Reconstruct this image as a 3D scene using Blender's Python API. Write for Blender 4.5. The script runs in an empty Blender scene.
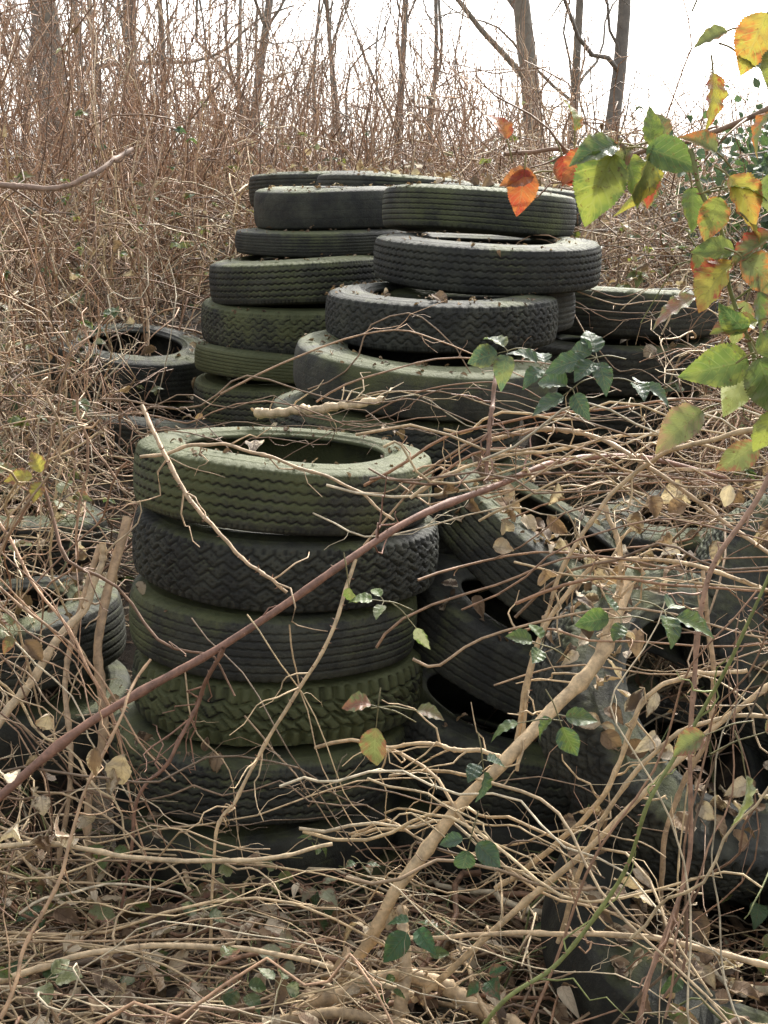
import bpy, math, random
import numpy as np
from mathutils import Vector, Matrix
from mathutils.bvhtree import BVHTree
rng=np.random.default_rng(7); random.seed(7)
scene=bpy.context.scene
scene.view_settings.view_transform='Standard'
scene.view_settings.look='None'; scene.view_settings.exposure=0
COL=scene.collection

# ---------------------------------------------------------------- mesh helpers
def mesh_obj(name,verts,faces,mat=None,smooth=True,fattr=None,cattr=None,uv=None,parent=None):
    me=bpy.data.meshes.new(name)
    verts=np.asarray(verts,dtype=np.float32); faces=np.asarray(faces,dtype=np.int32)
    k=faces.shape[1]
    me.vertices.add(len(verts)); me.vertices.foreach_set('co',verts.ravel())
    me.loops.add(faces.size); me.loops.foreach_set('vertex_index',faces.ravel())
    me.polygons.add(len(faces)); me.polygons.foreach_set('loop_start',np.arange(0,faces.size,k,dtype=np.int32))
    if smooth: me.polygons.foreach_set('use_smooth',np.ones(len(faces),dtype=bool))
    if fattr:
        for n,a in fattr.items():
            at=me.attributes.new(n,'FLOAT','POINT'); at.data.foreach_set('value',np.asarray(a,dtype=np.float32).ravel())
    if cattr:
        for n,a in cattr.items():
            a=np.asarray(a,dtype=np.float32); a=np.concatenate([a,np.ones((len(a),1),np.float32)],1)
            at=me.attributes.new(n,'FLOAT_COLOR','POINT'); at.data.foreach_set('color',a.ravel())
    if uv is not None:
        l=me.uv_layers.new(name='UVMap'); l.data.foreach_set('uv',np.asarray(uv,dtype=np.float32)[faces.ravel()].ravel())
    me.update(calc_edges=True)
    if mat: me.materials.append(mat)
    ob=bpy.data.objects.new(name,me); COL.objects.link(ob)
    if parent: ob.parent=parent
    return ob

class Tubes:
    def __init__(s): s.v=[];s.f=[];s.c=[];s.n=0
    def batch(s,pts,rad,cols,sides=5):
        pts=np.asarray(pts,float); N,n,_=pts.shape
        if N==0: return
        rad=np.broadcast_to(np.asarray(rad,float),(N,n)); cols=np.asarray(cols,float).reshape(N,-1,3)
        t=np.gradient(pts,axis=1); t/=np.linalg.norm(t,axis=2,keepdims=True)+1e-9
        mt=t.mean(1); ref=np.where(np.abs(mt[:,2:3])>.7,np.array([[1.,0.3,0]]),np.array([[0,0,1.]]))[:,None,:]
        a=np.cross(t,ref); a/=np.linalg.norm(a,axis=2,keepdims=True)+1e-9
        b=np.cross(t,a)
        an=np.arange(sides)*2*math.pi/sides
        V=pts[:,:,None,:]+rad[:,:,None,None]*(a[:,:,None,:]*np.cos(an)[None,None,:,None]+b[:,:,None,:]*np.sin(an)[None,None,:,None])
        s.v.append(V.reshape(-1,3))
        C=np.broadcast_to(cols[:,:,None,:] if cols.shape[1]==n else cols[:,:1,None,:],(N,n,sides,3)); s.c.append(C.reshape(-1,3))
        i=np.arange(n-1)[:,None]*sides; j=np.arange(sides)[None,:]; j2=(j+1)%sides
        q=np.stack([i+j,i+j2,i+sides+j2,i+sides+j],-1).reshape(-1,4)
        F=q[None]+(np.arange(N)*n*sides)[:,None,None]+s.n
        s.f.append(F.reshape(-1,4)); s.n+=N*n*sides
    def obj(s,name,mat,parent=None):
        return mesh_obj(name,np.concatenate(s.v),np.concatenate(s.f),mat,cattr={'col':np.concatenate(s.c)},parent=parent)

def catmull(P,n=28):
    P=np.asarray(P,float); Q=np.vstack([2*P[0]-P[1],P,2*P[-1]-P[-2]])
    out=[]
    for u in np.linspace(0,len(P)-1-1e-6,n):
        i=int(u); f=u-i; a,b,c,d=Q[i:i+4]
        out.append(.5*((2*b)+(-a+c)*f+(2*a-5*b+4*c-d)*f*f+(-a+3*b-3*c+d)*f**3))
    return np.array(out)

def wobble(N,n,amp,freqs=(1,2,4)):
    t=np.linspace(0,1,n)[None,:,None]; w=np.zeros((N,n,3))
    for f in freqs:
        w+=rng.normal(0,1,(N,1,3))*np.sin(2*math.pi*f*t*rng.uniform(.6,1.2,(N,1,1))+rng.uniform(0,6.28,(N,1,3)))/f
    w-=w[:,:1]
    return w*np.asarray(amp).reshape(-1,1,1)

# ---------------------------------------------------------------- materials
def newmat(name):
    m=bpy.data.materials.new(name); m.use_nodes=True
    nt=m.node_tree; nt.nodes.clear()
    return m,nt,nt.nodes,nt.links
def noise(ns,ls,V,scale,detail=6,rough=.6):
    n=ns.new('ShaderNodeTexNoise'); n.inputs['Scale'].default_value=scale; n.inputs['Detail'].default_value=detail; n.inputs['Roughness'].default_value=rough; ls.new(V,n.inputs['Vector']); return n
def ramp(ns,stops):
    r=ns.new('ShaderNodeValToRGB'); e=r.color_ramp.elements
    e[0].position=stops[0][0]; e[0].color=(*stops[0][1],1); e[1].position=stops[-1][0]; e[1].color=(*stops[-1][1],1)
    for p,c in stops[1:-1]:
        x=e.new(p); x.color=(*c,1)
    return r
def mixc(ns,ls,f,a,b,bt='MIX'):
    m=ns.new('ShaderNodeMix'); m.data_type='RGBA'; m.blend_type=bt
    for s,v in ((m.inputs[0],f),(m.inputs[6],a),(m.inputs[7],b)):
        if isinstance(v,(int,float)): s.default_value=v
        elif isinstance(v,tuple): s.default_value=(*v,1)
        else: ls.new(v,s)
    return m.outputs[2]
def math_(ns,ls,op,a,b=0.0,clamp=False):
    m=ns.new('ShaderNodeMath'); m.operation=op; m.use_clamp=clamp
    for s,v in ((m.inputs[0],a),(m.inputs[1],b)):
        if isinstance(v,(int,float)): s.default_value=v
        else: ls.new(v,s)
    return m.outputs[0]

def rubber(name,moss,tone=1.0):
    m,nt,ns,ls=newmat(name)
    tc=ns.new('ShaderNodeTexCoord'); oi=ns.new('ShaderNodeObjectInfo')
    va=ns.new('ShaderNodeVectorMath'); va.operation='ADD'; ls.new(tc.outputs['Object'],va.inputs[0])
    sc=ns.new('ShaderNodeVectorMath'); sc.operation='SCALE'; ls.new(oi.outputs['Location'],sc.inputs[0]); sc.inputs['Scale'].default_value=7.3
    ls.new(sc.outputs[0],va.inputs[1]); V=va.outputs[0]
    n1=noise(ns,ls,V,9,10,.7); n2=noise(ns,ls,V,70,6,.6); n3=noise(ns,ls,V,3.4,7,.6); n6=noise(ns,ls,V,24,8,.7)
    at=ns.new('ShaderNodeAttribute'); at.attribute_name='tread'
    ge=ns.new('ShaderNodeNewGeometry'); sp=ns.new('ShaderNodeSeparateXYZ'); ls.new(ge.outputs['Normal'],sp.inputs[0])
    base=mixc(ns,ls,n2.outputs[0],tuple(x*tone for x in (.011,.012,.011)),tuple(x*tone for x in (.042,.043,.037)))
    dust=ramp(ns,[(.42,(0,0,0)),(.66,(1,1,1))]); ls.new(n1.outputs[0],dust.inputs[0])
    base=mixc(ns,ls,math_(ns,ls,'MULTIPLY',dust.outputs[0],.75),base,tuple(x*tone for x in (.084,.087,.062)))
    gr=math_(ns,ls,'MULTIPLY',math_(ns,ls,'SUBTRACT',n6.outputs[0],.56),9.0,True)
    base=mixc(ns,ls,math_(ns,ls,'MULTIPLY',gr,.55),base,(.030,.026,.018))
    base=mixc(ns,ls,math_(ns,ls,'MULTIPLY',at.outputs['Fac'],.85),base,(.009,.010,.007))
    up=math_(ns,ls,'MULTIPLY',sp.outputs['Z'],.26)
    mk=math_(ns,ls,'ADD',math_(ns,ls,'MULTIPLY',n3.outputs[0],1.5),up)
    mk=math_(ns,ls,'ADD',mk,math_(ns,ls,'MULTIPLY',n6.outputs[0],.45))
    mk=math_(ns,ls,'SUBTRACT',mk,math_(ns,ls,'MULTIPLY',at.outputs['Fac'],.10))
    mk=math_(ns,ls,'ADD',mk,moss-1.49)
    mk=math_(ns,ls,'MULTIPLY',mk,4.5,True)
    g=mixc(ns,ls,n1.outputs[0],(.036,.044,.016),(.150,.165,.062))
    colr=mixc(ns,ls,math_(ns,ls,'MULTIPLY',mk,.75),base,g)
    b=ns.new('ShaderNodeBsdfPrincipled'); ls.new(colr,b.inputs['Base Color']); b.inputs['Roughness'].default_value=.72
    b.inputs['Specular IOR Level'].default_value=.35
    bp=ns.new('ShaderNodeBump'); bp.inputs['Strength'].default_value=.8; bp.inputs['Distance'].default_value=.004
    n4=noise(ns,ls,V,150,6,.7); ls.new(math_(ns,ls,'ADD',n4.outputs[0],n6.outputs[0]),bp.inputs['Height']); ls.new(bp.outputs[0],b.inputs['Normal'])
    o=ns.new('ShaderNodeOutputMaterial'); ls.new(b.outputs[0],o.inputs[0])
    return m
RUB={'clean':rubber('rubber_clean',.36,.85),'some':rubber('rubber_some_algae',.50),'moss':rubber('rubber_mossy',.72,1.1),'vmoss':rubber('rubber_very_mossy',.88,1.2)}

def stem_mat(name,lo=.45,hi=1.35,scale=45,tint=(1.06,.97,.80)):
    m,nt,ns,ls=newmat(name)
    at=ns.new('ShaderNodeAttribute'); at.attribute_name='col'
    tc=ns.new('ShaderNodeTexCoord')
    n=noise(ns,ls,tc.outputs['Object'],scale,6,.7)
    r=ramp(ns,[(.3,tuple(lo*x for x in tint)),(.7,tuple(hi*x for x in tint))]); ls.new(n.outputs[0],r.inputs[0])
    c=mixc(ns,ls,1.0,at.outputs['Color'],r.outputs[0],'MULTIPLY')
    b=ns.new('ShaderNodeBsdfPrincipled'); ls.new(c,b.inputs['Base Color']); b.inputs['Roughness'].default_value=.6
    bp=ns.new('ShaderNodeBump'); bp.inputs['Strength'].default_value=.6; bp.inputs['Distance'].default_value=.002; ls.new(n.outputs[0],bp.inputs['Height']); ls.new(bp.outputs[0],b.inputs['Normal'])
    o=ns.new('ShaderNodeOutputMaterial'); ls.new(b.outputs[0],o.inputs[0]); return m
STEM=stem_mat('stem_bark'); BARK=stem_mat('tree_bark',.6,1.2,14,(1,.97,.90))

def leaf_mat(name,dead):
    m,nt,ns,ls=newmat(name)
    at=ns.new('ShaderNodeAttribute'); at.attribute_name='col'
    a2=ns.new('ShaderNodeAttribute'); a2.attribute_name='col2'
    uv=ns.new('ShaderNodeUVMap'); sp=ns.new('ShaderNodeSeparateXYZ'); ls.new(uv.outputs[0],sp.inputs[0])
    tc=ns.new('ShaderNodeTexCoord')
    n=noise(ns,ls,tc.outputs['Object'],48,6,.65)
    av=math_(ns,ls,'ABSOLUTE',math_(ns,ls,'SUBTRACT',sp.outputs['Y'],.5))
    vv=math_(ns,ls,'SUBTRACT',sp.outputs['X'],math_(ns,ls,'MULTIPLY',av,.55))
    si=math_(ns,ls,'SINE',math_(ns,ls,'MULTIPLY',vv,50.0))
    vein=math_(ns,ls,'MULTIPLY',math_(ns,ls,'SUBTRACT',si,.78),4.0,True)
    mid=math_(ns,ls,'SUBTRACT',1.0,math_(ns,ls,'MULTIPLY',av,25.0),True)
    vein=math_(ns,ls,'MAXIMUM',vein,mid)
    mk=math_(ns,ls,'ADD',n.outputs[0],math_(ns,ls,'MULTIPLY',av,.45))
    mk=math_(ns,ls,'SUBTRACT',mk,math_(ns,ls,'MULTIPLY',vein,.12))
    mk=math_(ns,ls,'MULTIPLY',math_(ns,ls,'SUBTRACT',mk,.60),7.0,True)
    c=mixc(ns,ls,mk,at.outputs['Color'],a2.outputs['Color'])
    if not dead:
        n5=noise(ns,ls,tc.outputs['Object'],190,4,.6)
        spot=math_(ns,ls,'MULTIPLY',math_(ns,ls,'SUBTRACT',n5.outputs[0],.60),10.0,True)
        c=mixc(ns,ls,math_(ns,ls,'MULTIPLY',spot,.75),c,(.10,.04,.025))
        n7=noise(ns,ls,tc.outputs['Object'],20,3,.6)
        c=mixc(ns,ls,math_(ns,ls,'MULTIPLY',math_(ns,ls,'SUBTRACT',n7.outputs[0],.52),4.0,True),c,a2.outputs['Color'])
    else:
        c=mixc(ns,ls,1.0,c,(1.05,.97,.82),'MULTIPLY')
    c=mixc(ns,ls,math_(ns,ls,'MULTIPLY',vein,.25 if not dead else .2),c,(.28,.30,.14) if not dead else (.12,.08,.05))
    d=ns.new('ShaderNodeBsdfPrincipled'); ls.new(c,d.inputs['Base Color']); d.inputs['Roughness'].default_value=.42 if not dead else .75
    bp=ns.new('ShaderNodeBump'); bp.inputs['Strength'].default_value=.6; bp.inputs['Distance'].default_value=.002; bp.invert=True
    ls.new(math_(ns,ls,'ADD',vein,n.outputs[0]),bp.inputs['Height']); ls.new(bp.outputs[0],d.inputs['Normal'])
    t=ns.new('ShaderNodeBsdfTranslucent'); ls.new(mixc(ns,ls,1.0,c,(1.1,1.1,.85),'MULTIPLY'),t.inputs[0])
    mx=ns.new('ShaderNodeMixShader'); mx.inputs[0].default_value=.42 if not dead else .22
    ls.new(d.outputs[0],mx.inputs[1]); ls.new(t.outputs[0],mx.inputs[2])
    o=ns.new('ShaderNodeOutputMaterial'); ls.new(mx.outputs[0],o.inputs[0]); return m
LEAF=leaf_mat('bramble_leaf',False); DEAD=leaf_mat('dead_leaf',True)

# ---------------------------------------------------------------- terrain
YK=[-400,0,2.0,2.5,2.8,3.3,4,5,6,8,12,20,60,2000]
ZK=[0.1,0.10,.14,.08,.04,.15,.50,.80,1.15,1.50,1.75,1.95,2.1,2.1]
def hnoise(x,y):
    return (.035*np.sin(3.1*x+1.3*y)+.03*np.sin(5.3*y-2.2*x+1)+.02*np.sin(9.7*x+4.1*y)+.012*np.sin(19*x-13*y)+.10*np.sin(.9*x+.5*y+2)*np.clip((y-5)/6,0,1))
def H(x,y):
    x=np.asarray(x,float); y=np.asarray(y,float)
    z=np.interp(y,YK,ZK)
    side=np.clip((np.abs(x-.0)-.55)/.6,0,1); side=side*side*(3-2*side)
    z=z+.28*side*np.exp(-((y-3.2)/.9)**2)
    return z+hnoise(x,y)
m,nt,ns,ls=newmat('soil')
tc=ns.new('ShaderNodeTexCoord')
n1=noise(ns,ls,tc.outputs['Object'],14,10,.7)
r=ramp(ns,[(.3,(.018,.014,.009)),(.5,(.05,.037,.024)),(.7,(.13,.10,.065))]); ls.new(n1.outputs[0],r.inputs[0])
n2=noise(ns,ls,tc.outputs['Object'],1.2,5,.5)
rr=ramp(ns,[(.5,(0,0,0)),(.65,(1,1,1))]); ls.new(n2.outputs[0],rr.inputs[0])
c=mixc(ns,ls,math_(ns,ls,'MULTIPLY',rr.outputs[0],.5),r.outputs[0],(.05,.065,.025))
b=ns.new('ShaderNodeBsdfPrincipled'); ls.new(c,b.inputs['Base Color']); b.inputs['Roughness'].default_value=.9
bp=ns.new('ShaderNodeBump'); bp.inputs['Strength'].default_value=1; bp.inputs['Distance'].default_value=.02; ls.new(n1.outputs[0],bp.inputs['Height']); ls.new(bp.outputs[0],b.inputs['Normal'])
o=ns.new('ShaderNodeOutputMaterial'); ls.new(b.outputs[0],o.inputs[0]); SOIL=m
u=np.linspace(-1,1,241); gx=np.sinh(u*7)/math.sinh(7)*400; gy=3+np.sinh(u*7)/math.sinh(7)*400
X,Y=np.meshgrid(gx,gy); Z=H(X,Y)
gv=np.stack([X,Y,Z],-1).reshape(-1,3); n=len(u)
i=np.arange(n-1); I,J=np.meshgrid(i,i); a=(J*n+I).ravel(); gf=np.stack([a,a+1,a+n+1,a+n],-1)
ground=mesh_obj('ground',gv,gf,SOIL)

# ---------------------------------------------------------------- tyres
def tri(x): x=x-np.floor(x); return 4*np.abs(x-.5)-1
def groove(d,w): return np.clip(1.25-np.abs(d)/w*1.25,0,1)**.6
def tread_depth(kind,th,s,seed):
    t=th/(2*math.pi); g=np.zeros_like(th*s)
    if kind=='zigzag':
        for c in (-.66,-.34,0,.34,.66): g=np.maximum(g,groove(s-c-.055*tri(t*84+c*2),.05))
        g=np.maximum(g,.35*groove(tri(t*168)-.0,.22)*(np.abs(np.abs(s)-.5)<.12))
        g=np.maximum(g,.7*groove(tri(t*84),.35)*(np.abs(s)>.88))
    elif kind=='ribs':
        for c in (-.7,-.42,-.14,.14,.42,.7): g=np.maximum(g,.8*groove(s-c-.02*tri(t*100),.035))
        g=np.maximum(g,.5*groove(tri(t*100),.3)*(np.abs(s)>.9))
    elif kind=='block':
        for k,c in enumerate((-.72,-.36,0,.36,.72)): g=np.maximum(g,groove(s-c-.13*tri(t*46+.25*(k%2)),.06))
        g=np.maximum(g,.75*groove(tri(t*92+s*.8),.16)*(np.abs(s)<.95))
        g=np.maximum(g,groove(tri(t*46+.2),.45)*(np.abs(s)>.84))
    elif kind=='wave':
        for k,c in enumerate((-.6,-.2,.2,.6)): g=np.maximum(g,groove(s-c-.12*np.sin(2*math.pi*t*52),.055))
        g=np.maximum(g,.7*groove(tri(t*52+s*.5),.13)*(np.abs(s)<.8))
        g=np.maximum(g,groove(tri(t*104),.4)*(np.abs(s)>.84))
    elif kind=='lug':
        g=np.maximum(g,groove(tri(t*34+.15*np.sign(s)),.62)*(np.abs(s)>.52))
        g=np.maximum(g,groove(np.abs(s)-.50-.09*tri(t*34),.07))
        g=np.maximum(g,groove(s-.16*tri(t*34),.07))
        g=np.maximum(g,groove(tri(t*34+s*.9+.3),.2)*(np.abs(s)<.5))
    elif kind=='bald':
        for c in (-.5,0,.5): g=np.maximum(g,.22*groove(s-c,.03))
    return g
tyre_meshes=[]
def tyre(loc,R,W,kind,mat,axis=(0,0,1),hi=True,rim=.60,spin=None):
    NA,K=(480,60) if hi else (260,34)
    dep={'zigzag':.006,'ribs':.005,'block':.0075,'wave':.0065,'lug':.014,'bald':.004}[kind]
    tw=.40*W
    s=np.linspace(-1,1,K)
    rT=R-.007*np.abs(s)**3
    prof=[(rT[i],tw*s[i],s[i]) for i in range(K)]
    rb=R*rim
    def sw(sign):
        pts=[(R-.012,.425*W),(R-.020,.448*W),(R-.030,.462*W),(R-.036,.462*W),(R-.038,.472*W),(R-.043,.472*W),(R-.046,.468*W),(R-.6*(R-rb)*.9,.497*W),(R-.62*(R-rb),.5*W),
             (R-.72*(R-rb),.49*W),(R-.78*(R-rb),.475*W),(R-.80*(R-rb),.482*W),(R-.84*(R-rb),.480*W),(R-.86*(R-rb),.465*W),(rb+.012,.44*W),(rb+.003,.43*W),(rb,.41*W),(rb+.001,.37*W),(rb+.010,.355*W),
             (R-.7*(R-rb),.43*W),(R-.45*(R-rb),.45*W),(R-.03,.41*W),(R-.018,.33*W),(R-.014,.15*W)]
        return [(a,sign*b,2.0) for a,b in pts]
    prof=prof+sw(1)+[(R-.0135,0,2.)]+sw(-1)[::-1]
    pr=np.array([p[0] for p in prof]); pw=np.array([p[1] for p in prof]); ps=np.array([p[2] for p in prof]); M=len(prof)
    th=np.arange(NA)*2*math.pi/NA
    TH,S=np.meshgrid(th,ps,indexing='ij')
    ph=rng.uniform(0,6.28,6)
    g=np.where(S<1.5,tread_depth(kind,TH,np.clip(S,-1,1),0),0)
    wear=.72+.22*np.sin(TH*2+ph[0])+.10*np.sin(TH*7+ph[4])+.10*np.sin(TH*17+ph[5]+S*2)
    Rr=pr[None,:]-g*dep*wear+ .0045*np.sin(2*TH+ph[1])+.002*np.sin(5*TH+ph[2])
    sh=((S>1.5)&(pr[None,:]>R-.032)&(np.abs(pw[None,:])>.42*W))
    Wd=pw[None,:]*(1-.0+.022*np.sin(3*TH+ph[3]))-np.sign(pw[None,:])*sh*.0018*wear*(tri(TH/(2*math.pi)*(34 if kind=='lug' else 84))>0)*(1 if kind!='bald' else 0)
    Vv=np.stack([Rr*np.cos(TH),Rr*np.sin(TH),Wd+.004*np.sin(2*TH+ph[0])],-1).reshape(-1,3)
    I=np.arange(NA)[:,None]*M; I2=((np.arange(NA)+1)%NA)[:,None]*M; J=np.arange(M)[None,:]; J2=(J+1)%M
    F=np.stack([I+J,I2+J,I2+J2,I+J2],-1).reshape(-1,4)
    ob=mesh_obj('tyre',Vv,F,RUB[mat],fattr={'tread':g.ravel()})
    q=Vector(axis).normalized().to_track_quat('Z','Y')
    ob.matrix_world=Matrix.Translation(Vector(loc))@q.to_matrix().to_4x4()@Matrix.Rotation(rng.uniform(0,6.28),4,'Z')
    tyre_meshes.append((ob,))
    return ob
T=tyre
# near stack
T((-.222,3.02,.960),.322,.150,'zigzag','moss',(.07,.03,1),rim=.66)
T((-.215,3.02,.808),.334,.152,'block','clean',(.06,.02,1))
T((-.245,3.00,.660),.320,.148,'ribs','some',(.05,.01,1))
T((-.235,3.00,.514),.322,.146,'lug','moss',(.03,.02,1))
T((-.280,2.98,.366),.340,.150,'zigzag','some',(.02,.0,1))
T((-.285,2.96,.215),.325,.145,'bald','clean',(-.05,-.04,1))
T((-.26,2.99,.065),.33,.15,'ribs','clean')
# back stack, right column
T((.289,4.40,1.520),.295,.135,'ribs','some',(.05,.02,1))
T((.300,4.13,1.380),.335,.138,'zigzag','clean',(.03,-.03,1))
T((.157,3.90,1.240),.325,.138,'wave','clean',(.03,-.02,1))
T((.110,3.72,1.105),.350,.130,'bald','some',(.10,-.06,1))
T((.03,3.72,.965),.335,.14,'zigzag','some',(.03,-.02,1))
T((.08,3.75,.822),.33,.14,'ribs','clean')
T((.05,3.74,.68),.33,.14,'ribs','clean',hi=False)
T((.25,4.25,1.24),.32,.14,'ribs','clean',hi=False)
# back stack, left column
T((-.18,5.11,1.528),.29,.145,'bald','clean',(.0,-.02,1))
T((-.22,5.02,1.412),.30,.09,'ribs','clean',hi=False)
T((-.285,4.87,1.295),.315,.150,'zigzag','some',(-.04,-.02,1))
T((-.30,4.85,1.145),.330,.150,'wave','some',(.02,-.03,1))
T((-.33,4.80,1.022),.32,.10,'ribs','vmoss',(.05,0,1))
T((-.33,4.80,.897),.325,.148,'zigzag','moss',(.0,-.02,1))
T((-.31,4.80,.750),.32,.15,'ribs','some')
T((-.31,4.80,.60),.32,.15,'ribs','some',hi=False)
# tipped pile right of the near stack
T((.400,3.24,.720),.315,.165,'ribs','some',(.55,-.10,.85))
T((.335,3.18,.520),.325,.165,'ribs','clean',(.42,-.05,.9))
T((.27,3.12,.33),.325,.16,'zigzag','clean',(.25,-.02,1))
T((.26,3.12,.16),.325,.16,'bald','clean',hi=False)
T((.62,2.66,.52),.345,.175,'block','clean',(.42,-.50,.66))
T((.70,2.95,.24),.32,.17,'bald','clean',(.15,-.2,1))
T((.64,2.36,.20),.345,.17,'bald','clean',(.20,-.30,.9))
T((.97,2.95,.62),.33,.17,'block','clean',(.30,-.75,.5))
T((1.05,2.50,.30),.33,.16,'ribs','clean',(-.1,-.3,.9),hi=False)
T((.85,3.55,.70),.31,.16,'ribs','clean',(-.1,0,1),hi=False)
# left
T((-.93,3.15,.55),.315,.16,'ribs','clean',(-.10,.04,1))
T((-.92,3.12,.39),.32,.16,'bald','clean',(.05,-.0,1),hi=False)
T((-1.10,3.80,.66),.32,.16,'zigzag','clean',(.1,.05,1),hi=False)
T((-.92,5.10,.98),.30,.16,'ribs','clean',(.1,-.12,.9),hi=False)
T((-.80,4.75,.78),.31,.16,'ribs','clean',(.1,-.0,1),hi=False)
# right background
T((.80,4.72,1.19),.31,.16,'ribs','clean',(.02,.06,1),hi=False)
T((.78,4.66,1.03),.32,.16,'zigzag','clean',(.0,.0,1),hi=False)
T((.78,4.66,.87),.32,.16,'zigzag','clean',hi=False)
T((.04,5.65,1.58),.31,.14,'ribs','clean',(.05,0,1),hi=False)
T((-.25,6.0,1.60),.31,.14,'ribs','clean',(-.03,.0,1),hi=False)
T((.45,5.5,1.54),.31,.14,'ribs','clean',(.05,.0,1),hi=False)

bpy.context.view_layer.update()
bv=[];bf=[];off=0
for (ob,) in tyre_meshes:
    mw=ob.matrix_world
    me=ob.data; nv=len(me.vertices); co=np.empty(nv*3,np.float32); me.vertices.foreach_get('co',co); co=co.reshape(-1,3)
    M=(60 if nv>30000 else 34)+49; NA=nv//M; co=co.reshape(NA,M,3)
    ia=np.arange(0,NA,max(1,NA//48)); ja=np.unique(np.concatenate([np.arange(0,M-49,8),np.arange(M-49,M,2)]))
    c2=co[ia][:,ja]; a_,b_=len(ia),len(ja); c2=c2.reshape(-1,3)
    c2=c2@np.array(mw.to_3x3()).T+np.array(mw.translation)
    I=np.arange(a_)[:,None]*b_; I2=((np.arange(a_)+1)%a_)[:,None]*b_; J=np.arange(b_)[None,:]; J2=(J+1)%b_
    F=np.stack([I+J,I2+J,I2+J2,I+J2],-1).reshape(-1,4)+off
    bv.append(c2); bf.append(F); off+=len(c2)
xs=np.linspace(-2.5,2.5,101); ys=np.linspace(.5,8,151); X,Y=np.meshgrid(xs,ys)
gv=np.stack([X,Y,H(X,Y)],-1).reshape(-1,3); a=(np.arange(150)[:,None]*101+np.arange(100)[None]).ravel()
bv.append(gv); bf.append(np.stack([a,a+1,a+102,a+101],-1)+off)
bvh=BVHTree.FromPolygons(np.concatenate(bv).tolist(),np.concatenate(bf).tolist())
def drop(x,y,z0=2.6):
    h=bvh.ray_cast(Vector((x,y,z0)),Vector((0,0,-1)))
    return (h[0],h[1]) if h[0] else (Vector((x,y,float(H(x,y)))),Vector((0,0,1)))

# ---------------------------------------------------------------- leaves
class Leaves:
    def __init__(s): s.v=[];s.f=[];s.c=[];s.c2=[];s.uv=[];s.n=0
    def batch(s,pos,d,nrm,L,Wd,col,col2,nl=6,nw=2,serr=0.,fold=.25,curl=.3,crumple=.05):
        pos=np.asarray(pos,float);N=len(pos)
        if N==0:return
        d=np.asarray(d,float); d=d/(np.linalg.norm(d,axis=1,keepdims=True)+1e-9)
        nrm=np.asarray(nrm,float); side=np.cross(nrm,d); side/=np.linalg.norm(side,axis=1,keepdims=True)+1e-9; up=np.cross(d,side)
        L=np.broadcast_to(np.asarray(L,float),(N,)); Wd=np.broadcast_to(np.asarray(Wd,float),(N,))
        u=np.linspace(0,1,nl+1); v=np.linspace(-1,1,nw+1)
        w=np.sin(math.pi*u**.72)**.8; w[0]=.04; w[-1]=.02
        w=w*(1-.25*np.clip(u-.6,0,1)/.4)
        saw=np.ones_like(u)
        if serr: saw=1+serr*(np.where(np.arange(nl+1)%2==0,-1,1))
        U,Vv=np.meshgrid(u,v,indexing='ij')
        edge=np.abs(Vv)>.99
        ww=np.where(edge,(w*saw)[:,None],w[:,None])
        fo=np.broadcast_to(np.asarray(fold,float),(N,))*rng.uniform(.5,1.4,N); cu=rng.normal(curl,abs(curl)*.5+.05,N)
        a=Vv*ww
        y=a[None]*Wd[:,None,None]
        tw=rng.normal(0,.5,(N,1,1))
        x=U[None]*L[:,None,None]
        z=np.abs(a)[None]*Wd[:,None,None]*fo[:,None,None]-cu[:,None,None]*(U[None]**2)*L[:,None,None]+tw*U[None]*y*1.0
        rip=np.sin(U[None]*26+np.abs(Vv)[None]*-3+rng.uniform(0,6,(N,1,1)))*np.abs(a)[None]*.09*Wd[:,None,None]
        z=z+rip+rng.normal(0,1,(N,nl+1,nw+1))*crumple*Wd[:,None,None]
        x=x-cu[:,None,None]**2*.4*U[None]**3*L[:,None,None]
        P=pos[:,None,None,:]+x[...,None]*d[:,None,None,:]+y[...,None]*side[:,None,None,:]+z[...,None]*up[:,None,None,:]
        nv=(nl+1)*(nw+1)
        s.v.append(P.reshape(-1,3))
        s.c.append(np.repeat(np.asarray(col,float),nv,0)); s.c2.append(np.repeat(np.asarray(col2,float),nv,0))
        s.uv.append(np.tile(np.stack([U,(Vv+1)/2],-1).reshape(-1,2),(N,1)))
        i=np.arange(nl)[:,None]*(nw+1); j=np.arange(nw)[None]
        q=np.stack([i+j,i+j+1,i+nw+2+j,i+nw+1+j],-1).reshape(-1,4)
        s.f.append((q[None]+(np.arange(N)*nv)[:,None,None]+s.n).reshape(-1,4)); s.n+=N*nv
    def obj(s,name,mat,parent=None):
        return mesh_obj(name,np.concatenate(s.v),np.concatenate(s.f),mat,cattr={'col':np.concatenate(s.c),'col2':np.concatenate(s.c2)},uv=np.concatenate(s.uv),parent=parent)

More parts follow.
